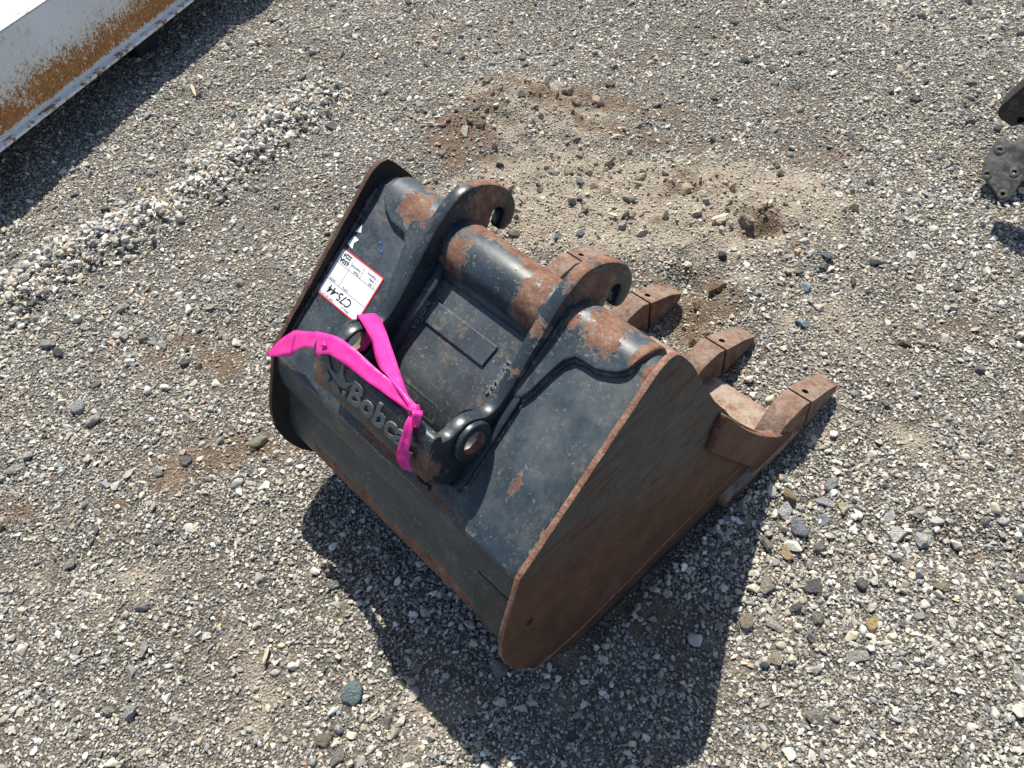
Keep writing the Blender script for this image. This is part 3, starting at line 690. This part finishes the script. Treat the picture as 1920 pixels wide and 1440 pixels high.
# ------------------------------------------------------------------ black attachment at the right edge
ra = empty('black_attachment', (.30, 1.13, 0), 'black steel attachment with drilled hinge plate cut off by the right edge', 'attachment')
PX, PY = Vector((.968, .25, 0)), Vector((.25, -.968, 0))
def rmap(u, v, w): return PX*u + Vector((0, 0, v)) + PY*w
def toU(x, y): return (Vector((x, y, 0))-Vector((.30, 1.13, 0))).dot(PX)
g_ = G('dusty black steel'); n1 = g_.noise(60, 6, .75)
dust_black = g_.fin(g_.mix(g_.step(n1, .38, .72), (.028, .028, .028), (.125, .12, .108)), .6, g_.bump(n1, .2, .002))
blk = paint('plain black paint', base=(.010, .010, .011), rust=-.2, dust=.05, rough=.4)
LU, LV, LN = Vector((.97196, .23515, 0)), Vector((-.18108, .74848, .63795)), Vector((.15, -.62006, .77008))
def lmap(u, v, w): return Vector((-.037, -.004, 0)) + LU*u + LV*v + LN*w
pl = [(-.068, .054), (-.073, .078), (-.067, .132), (-.056, .147), (-.045, .137), (-.031, .134), (-.023, .143), (.0, .185), (.06, .25), (.20, .30), (.24, .16), (.09, .12), (.03, .082), (.023, .064), (.021, .043), (.016, .005), (0, -.012), (-.023, .013), (-.053, .035)]
hs = [(-.050, .110), (-.055, .046), (.0, .067), (-.004, .010)]
link('hinge_plate', shape('hinge_plate', pl, [circ(h, .0052, 14) for h in hs], (-.022, 0), .0015, lmap), dust_black, ra)
for h in hs: link('bolt_seat', shape('bolt_seat', circ(h, .0120, 24), [circ(h, .0052, 14)], (.0002, .0016), .0004, lmap), dust_black, ra)
arm = rnd([(toU(.181, 1.105), .241), (toU(.189, 1.107), .222), (toU(.222, 1.115), .206), (toU(.24, 1.12), .225), (.04, .33), (.16, .55), (.05, .60)], [.012, .008, .008, .004, .01, .01, .01])
link('arm', shape('arm', arm, [circ((toU(.233, 1.118), .228), .008, 14)], (-.03, .03), .003, rmap), blk, ra)
link('tie_plate', shape('tie_plate', rnd([(.03, .24), (.20, .27), (.20, .60), (.10, .60)], .01), [], (-.05, -.028), .003, rmap), blk, ra)

# ------------------------------------------------------------------ gravel
def stone_mesh(name, sub, seed, flat, rounded):
    r = random.Random(seed); bm = bmesh.new(); bmesh.ops.create_icosphere(bm, subdivisions=sub, radius=1)
    cuts = [(Vector((r.gauss(0, 1), r.gauss(0, 1), r.gauss(0, 1))).normalized(), r.uniform(.40, .70) if not rounded else r.uniform(.62, .85)) for _ in range(13)]
    ph = [r.uniform(0, 6) for _ in range(6)]
    for v in bm.verts:
        c = v.co
        for nn, dd in cuts:
            k = c.dot(nn)
            if k > dd: c -= nn*(k-dd)
        c *= 1+.05*math.sin(c.x*4+ph[0])+.05*math.sin(c.y*5+ph[1])+.05*math.sin(c.z*4+ph[2])
    sx, sy, sz = 1., r.uniform(.58, .95), r.uniform(.42, .68) if flat else r.uniform(.6, .9)
    ext = max(v.co.length for v in bm.verts)
    for v in bm.verts: v.co = Vector((v.co.x*sx, v.co.y*sy, v.co.z*sz))*.62/ext
    me = bpy.data.meshes.new(name); bm.to_mesh(me); bm.free()
    me.polygons.foreach_set('use_smooth', [bool(rounded)]*len(me.polygons)); return me
def stone_material(name, colour_node):
    g = G(name); c = colour_node(g)
    lo = name.startswith('loose')
    inst = g.n('ShaderNodeObjectInfo').outputs['Random']
    vec = g.v_('ADD', g.pos, g.m_('MULTIPLY', inst, 37.))
    var = g.noise(2.6, 4 if lo else 3, .75, vec)
    k = g.m_('ADD', .38, g.m_('MULTIPLY', var, 1.22))
    nd = g.n('ShaderNodeVectorMath', operation='SCALE'); g.put(nd.inputs[0], c); g.put(nd.inputs['Scale'], k); c = nd.outputs[0]
    if lo:
        sp = g.noise(9., 4, .8, vec)
        c = g.mix(g.m_('MULTIPLY', g.step(sp, .56, .66), .5), c, (.50, .49, .46)); c = g.mix(g.m_('MULTIPLY', g.m_('SUBTRACT', 1., g.step(sp, .34, .44)), .35), c, (.13, .13, .13))
        return g.fin(c, .85, g.bump(g.m_('ADD', var, g.m_('MULTIPLY', sp, .5)), .8, .10), spec=.2)
    return g.fin(c, .85, spec=.2)
sm_i = stone_material('gravel stone', lambda g: g.n('ShaderNodeAttribute', attribute_type='INSTANCER', attribute_name='tint').outputs['Color'])
sm_l = stone_material('loose stone', lambda g: g.n('ShaderNodeObjectInfo').outputs['Color'])

PAL = np.array([(.36, .35, .33), (.30, .295, .285), (.24, .24, .24), (.20, .205, .21), (.44, .43, .405), (.52, .51, .475), (.64, .63, .60), (.15, .155, .165), (.105, .11, .12), (.33, .30, .25), (.41, .365, .29), (.27, .235, .19), (.47, .44, .37), (.23, .255, .275), (.40, .25, .15), (.43, .26, .22), (.52, .43, .25), (.25, .31, .31)])
PAL = PAL*np.array((1.02, 1.0, .95))
PW = np.array([14, 12, 10, 8, 13, 10, 7, 5, 3, 8, 7, 5, 9, 3, .45, .35, .4, .4]); PW = PW/PW.sum()
quad = np.array([(-3.12, -.12), (-.13, 2.12), (.93, -.08), (-.22, -1.25)]); qc = quad.mean(0)
def in_poly(x, y, P, grow):
    Q = qc+(P-qc)*grow; ok = np.ones(len(x), bool)
    for a, b in zip(Q, np.roll(Q, -1, 0)): ok &= ((b[0]-a[0])*(y-a[1])-(b[1]-a[1])*(x-a[0])) <= 0
    return ok
def footprint(x, y, pad=.0): return (np.abs(x) < .325+pad) & (y > -.46-pad) & (y < .20+pad)
def scatter(dens, lo, hi, power, fn, ext=(-3.6, 1.45, -1.75, 2.6), grow=1.22, seed=1):
    r = np.random.default_rng(seed); A = (ext[1]-ext[0])*(ext[3]-ext[2]); n = int(dens*A)
    x, y = r.uniform(ext[0], ext[1], n), r.uniform(ext[2], ext[3], n)
    k = in_poly(x, y, quad, grow) & (r.random(n) < fn(x, y)); x, y = x[k], y[k]
    s = lo*(hi/lo)**(r.random(len(x))**power)
    return x, y, s
lots = []
cov = lambda x, y: np.clip(1.0 - .62*np.clip(brown(x, y)*1.3-.2, 0, 1) - .62*np.clip(sand(x, y)*1.3-.3, 0, 1) - .22*np.clip(lane(x, y)*1.5-.5, 0, 1) + .3*coarse(x, y) + .35*vnoise(x, y, .06, 31), .08, 1)
cov2 = lambda x, y: np.clip(.62 + .55*coarse(x, y) - .55*brown(x, y) - .5*sand(x, y) - .2*lane(x, y) + .5*vnoise(x, y, .12, 32), .04, 1)
cov3 = lambda x, y: np.clip(.36 + 1.0*coarse(x, y)-.25*brown(x, y)-.25*sand(x, y)-.15*lane(x, y), .03, 1)
lots.append(scatter(23000, .0038, .0075, 1., cov, seed=1))
lots.append(scatter(7800, .0065, .0115, 1.3, cov, seed=2))
lots.append(scatter(2300, .0105, .0180, 1.4, cov2, seed=3))
lots.append(scatter(600, .0160, .0250, 1.6, cov3, seed=4))
lots.append(scatter(100, .022, .031, 1.6, cov3, seed=5))
wl = lambda x, y: np.clip(windrow(x, y)*1.15-.28, 0, .8)
i_w = sum(len(l[0]) for l in lots)
lots.append(scatter(4200, .012, .021, 1.3, wl, seed=6)); lots.append(scatter(1500, .018, .030, 1.4, wl, seed=7))
j_w = sum(len(l[0]) for l in lots)
edge = lambda x, y: np.clip(np.exp(-((np.maximum(np.abs(x)-.335, np.abs(y+.13)-.33))/.03)**2), 0, 1)*(y < .12)
lots.append(scatter(3200, .008, .020, 1.3, edge, seed=8))
# thin continuation beyond the picture
far = scatter(700, .010, .03, 1.5, lambda x, y: np.where(in_poly(x, y, quad, 1.22), 0, .8)*np.clip(1.3-np.hypot(x+.7, y-.3)/6, 0, 1), ext=(-6, 4, -4.5, 5), grow=9, seed=9)
lots.append(far)
x = np.concatenate([l[0] for l in lots]); y = np.concatenate([l[1] for l in lots]); s = np.concatenate([l[2] for l in lots])
lift = np.zeros(len(x)); lift[i_w:j_w] = rng.uniform(0, .016, j_w-i_w)
wp = footprint(x, y, .004) & (s > .006); keep = ~wp
# keep clear of the teeth
for xc in (.290, .091, -.109, -.309): keep &= ~((np.abs(x-xc) < .03) & (y > .09) & (y < .355) & (s > .007))
x, y, s, lift = x[keep], y[keep], s[keep], lift[keep]; n = len(x)
z = height(x, y) + s*rng.uniform(.02, .30, n) + lift
pid = np.where(s > .012, rng.integers(0, 14, n), rng.integers(14, 26, n)).astype(np.int32)
rot = np.stack([rng.normal(0, .35, n), rng.normal(0, .35, n), rng.uniform(0, 6.283, n)], -1)
scl = s[:, None]*np.stack([rng.uniform(.85, 1.25, n), rng.uniform(.8, 1.1, n), rng.uniform(.75, 1.1, n)], -1)
tint = PAL[rng.choice(len(PAL), n, p=PW)]*rng.uniform(.85, 1.3, (n, 1))
tint[:] *= (1+.22*np.clip(windrow(x, y), 0, 1))[:, None]
bw, sw = brown(x, y)[:, None], sand(x, y)[:, None]
sm_ = np.clip((.012-s)/.008, 0, 1)[:, None]
tint = tint*(1-.55*bw*(.3+.7*sm_)) + np.array((.20, .15, .105))*.55*bw*(.3+.7*sm_)
tint = tint*(1-.6*np.clip(sw*1.3-.2, 0, 1)) + np.array((.50, .44, .35))*.6*np.clip(sw*1.3-.2, 0, 1)
tint = np.clip(tint*(1-.40*sm_)+np.array((.255, .238, .205))*.40*sm_, 0, .8)

def gn_scatter(name, x, y, z, pid, rot, scl, tint, protos, label, cat):
    me = bpy.data.meshes.new(name); me.vertices.add(len(x)); me.vertices.foreach_set('co', np.stack([x, y, z], -1).ravel().astype(np.float32))
    a = me.attributes.new('pid', 'INT', 'POINT'); a.data.foreach_set('value', pid)
    a = me.attributes.new('rot', 'FLOAT_VECTOR', 'POINT'); a.data.foreach_set('vector', rot.ravel().astype(np.float32))
    a = me.attributes.new('scl', 'FLOAT_VECTOR', 'POINT'); a.data.foreach_set('vector', scl.ravel().astype(np.float32))
    a = me.attributes.new('tint', 'FLOAT_COLOR', 'POINT'); a.data.foreach_set('color', np.concatenate([tint, np.ones((len(x), 1))], 1).ravel().astype(np.float32))
    ob = bpy.data.objects.new(name, me); COL.objects.link(ob); ob['kind'] = 'stuff'; tag(ob, label, cat)
    pc = bpy.data.collections.new(name+'_shapes')
    for i, m in enumerate(protos):
        o = bpy.data.objects.new('%s_%02d' % (name, i), m); pc.objects.link(o)
    nt = bpy.data.node_groups.new(name, 'GeometryNodeTree')
    nt.interface.new_socket('Geometry', in_out='INPUT', socket_type='NodeSocketGeometry'); nt.interface.new_socket('Geometry', in_out='OUTPUT', socket_type='NodeSocketGeometry')
    N, L = nt.nodes, nt.links
    gi, go = N.new('NodeGroupInput'), N.new('NodeGroupOutput'); ip = N.new('GeometryNodeInstanceOnPoints'); ci = N.new('GeometryNodeCollectionInfo')
    ci.inputs['Collection'].default_value = pc; ci.inputs['Separate Children'].default_value = True; ci.inputs['Reset Children'].default_value = True
    def na(nm, ty):
        q = N.new('GeometryNodeInputNamedAttribute'); q.data_type = ty; q.inputs['Name'].default_value = nm; return q.outputs['Attribute']
    L.new(gi.outputs[0], ip.inputs['Points']); L.new(ci.outputs[0], ip.inputs['Instance']); ip.inputs['Pick Instance'].default_value = True
    L.new(na('pid', 'INT'), ip.inputs['Instance Index']); L.new(na('rot', 'FLOAT_VECTOR'), ip.inputs['Rotation']); L.new(na('scl', 'FLOAT_VECTOR'), ip.inputs['Scale'])
    L.new(ip.outputs[0], go.inputs[0])
    md = ob.modifiers.new('scatter', 'NODES'); md.node_group = nt
    return ob
protos = [stone_mesh('stone_shape', 3 if i < 14 else 2, 100+i, i % 2, i % 5 == 0 and i < 14) for i in range(26)]
for m in protos: m.materials.append(sm_i)
gn_scatter('gravel', x, y, z, pid, rot, scl, tint, protos, 'loose grey crushed gravel spread over the whole yard', 'gravel')

# soil clods in the dug-up patches
A1 = scatter(6000, .004, .014, 2.0, lambda x, y: np.clip(brown(x, y)*1.4-.55, 0, .8), seed=21)
A2 = scatter(4800, .004, .017, 2.4, lambda x, y: np.clip(mound(x, y)*1.1-.25, 0, .9), seed=22)
A3 = scatter(420, .020, .042, 1.6, lambda x, y: np.clip(1.0*gb(x, y, (-.95, .45), (.10, .12)) + .9*gb(x, y, (-.88, .70), (.14, .06), .1) + gb(x, y, (-.02, .37), (.09, .08)) + gb(x, y, (-.10, .68), (.11, .06)) + .35*mound(x, y) + .3*gb(x, y, (-.80, .82), (.2, .1), .6), 0, .75), seed=23)
cx, cy, cs_ = [np.concatenate([a_[i] for a_ in (A1, A2, A3)]) for i in range(3)]
k = ~footprint(cx, cy, .0)
for xc in (.290, .091, -.109, -.309): k &= ~((np.abs(cx-xc) < .03) & (cy > .09) & (cy < .35))
cx, cy, cs_ = cx[k], cy[k], cs_[k]; n = len(cx)
bm_ = np.clip(brown(cx, cy)*1.6-.5, 0, 1)[:, None]
ct = (np.array([(.21, .145, .095), (.25, .175, .118), (.18, .122, .078), (.28, .20, .14)])[rng.integers(0, 4, n)]*bm_ + np.array([(.42, .355, .27), (.36, .30, .225), (.48, .42, .33)])[rng.integers(0, 3, n)]*(1-bm_))*rng.uniform(.8, 1.2, (n, 1))
clods = [stone_mesh('clod_shape', 2, 300+i, i % 2, False) for i in range(8)]
g_ = G('soil clod'); tc = g_.n('ShaderNodeAttribute', attribute_type='INSTANCER', attribute_name='tint').outputs['Color']
cm = g_.fin(g_.mix(g_.step(g_.noise(3, 6, .8), .4, .7), tc, g_.mix(.5, tc, (.05, .035, .025))), .97, g_.bump(g_.noise(3, 3, .7), .4, .05), spec=.1)
for m in clods: m.materials.append(cm)
gn_scatter('soil_clods', cx, cy, height(cx, cy)+cs_*rng.uniform(0, .3, n), rng.integers(0, 8, n).astype(np.int32), rng.normal(0, 1.5, (n, 3)), cs_[:, None]*rng.uniform(.7, 1.2, (n, 3)), ct, clods, 'crumbled brown soil clods among the gravel', 'soil')

# the larger stones, one by one
big = [stone_mesh('stone', 3, 500+i, i % 2, i % 4 == 0) for i in range(16)]
for m in big: m.materials.append(sm_l)
hand = [(.102, -.733, .040, (.20, .265, .265)), (-.110, -.627, .028, (.46, .30, .26)), (-.079, -.637, .030, (.25, .27, .235)), (.572, .211, .036, (.50, .48, .42)), (.099, .546, .034, (.42, .50, .52)), (.152, .453, .034, (.34, .42, .45)), (.517, -.147, .040, (.55, .53, .47)),
        (.463, -.094, .038, (.34, .32, .27)), (.438, .036, .038, (.26, .28, .31)), (.452, -.019, .034, (.50, .36, .22)), (.568, .154, .040, (.58, .56, .52)), (.642, -.098, .034, (.42, .40, .35)), (.385, .080, .036, (.33, .27, .17)), (.463, .083, .030, (.28, .30, .33)),
        (-.300, -.912, .026, (.38, .38, .38)), (-.150, -1.019, .032, (.40, .40, .40)), (-.841, -.793, .038, (.38, .38, .38)), (-.417, .538, .040, (.58, .54, .46)), (-1.61, .477, .040, (.45, .44, .41)), (.240, -.530, .042, (.34, .34, .33)), (.604, .173, .034, (.60, .60, .58)),
        (-.231, -.952, .030, (.44, .43, .41)), (-1.528, -.25, .034, (.40, .39, .35)), (-1.467, -.081, .030, (.42, .42, .40)), (.630, -.032, .026, (.55, .42, .20)), (.47, .13, .036, (.50, .47, .33)), (.40, .045, .036, (.52, .52, .50)), (.44, .12, .034, (.45, .45, .44)), (.425, .16, .034, (.36, .36, .35)),
        (-.56, .50, .030, (.24, .27, .31)), (-.46, .42, .028, (.19, .215, .25)), (-.44, .30, .028, (.26, .29, .33)), (-.40, .34, .026, (.22, .24, .27)), (-.50, .44, .030, (.23, .24, .24)), (-.29, .57, .026, (.58, .55, .48)), (-.25, .63, .028, (.6, .57, .5)), (.24, -.47, .030, (.40, .40, .39))]
placed = [(h[0], h[1], h[2], tuple(c*1.2 for c in h[3])) for h in hand]
r = np.random.default_rng(77)
bx_, by_, bs_ = scatter(150, .025, .038, 2.0, lambda x, y: np.clip(.20+.9*coarse(x, y)-.15*brown(x, y), .05, 1), grow=1.05, seed=41)
o_ = r.permutation(len(bx_))
for i in o_:
    if len(placed) >= 298: break
    if footprint(bx_[i], by_[i], .03) or (by_[i] > .05 and by_[i] < .38 and abs(bx_[i]) < .36): continue
    if all((bx_[i]-p[0])**2+(by_[i]-p[1])**2 > (.55*(bs_[i]+p[2]))**2 for p in placed):
        placed.append((bx_[i], by_[i], bs_[i], tuple(PAL[r.choice(len(PAL), p=PW)]*r.uniform(.85, 1.15))))
for i, (px, py, ps, pc_) in enumerate(placed):
    o = bpy.data.objects.new('stone', big[i % 16]); COL.objects.link(o); o.parent = ground
    o.location = (px, py, float(height(px, py))+ps*.16); o.rotation_euler = (r.normal(0, .2), r.normal(0, .2), r.uniform(0, 6.28))
    o.scale = tuple(ps*np.array((r.uniform(.95, 1.2), r.uniform(.85, 1.1), r.uniform(.7, 1.))))
    o.color = (*[float(c) for c in pc_], 1)

# ------------------------------------------------------------------ splinters
g_ = G('weathered wood'); wood = g_.fin(g_.ramp(g_.noise(1., 4, .6, g_.stretch((20, 400, 400))), [(.3, (.30, .23, .15)), (.6, (.50, .42, .30)), (.8, (.62, .55, .42))]), .85)
def splinter(name, a, b, w, label, z=.012, mat=wood):
    a, b = Vector((*a, float(height(*a))+z)), Vector((*b, float(height(*b))+z)); d = (b-a); L = d.length; me = []
    pts = [(-.5*L, -.35*w), (-.30*L, -.5*w), (.2*L, -.45*w), (.5*L, -.12*w), (.42*L, .15*w), (.1*L, .5*w), (-.35*L, .42*w), (-.48*L, .1*w)]
    m = shape(name, pts, [], (-.0018, .0018), .0006, lambda u, v, w_: (u, v, w_))
    o = link(name, m, mat); o.location = (a+b)/2; o.rotation_euler = (0, -math.asin(max(-1, min(1, d.z/L))), math.atan2(d.y, d.x)); tag(o, label, 'splinter'); return o
splinter('wood_splinter', (-.404, .443), (-.362, .436), .009, 'pale wood splinter on the dusty soil behind the far teeth')
splinter('wood_splinter', (-.190, .575), (-.172, .625), .012, 'tan wood chip beside the brown hollow beyond the teeth')
splinter('wood_splinter', (-.070, -.787), (-.050, -.812), .007, 'grey sliver lying left of the bucket shadow, in the foreground')
splinter('wood_splinter', (-1.86, .06), (-1.80, .04), .010, 'dull wood chip in the shade beside the white box')
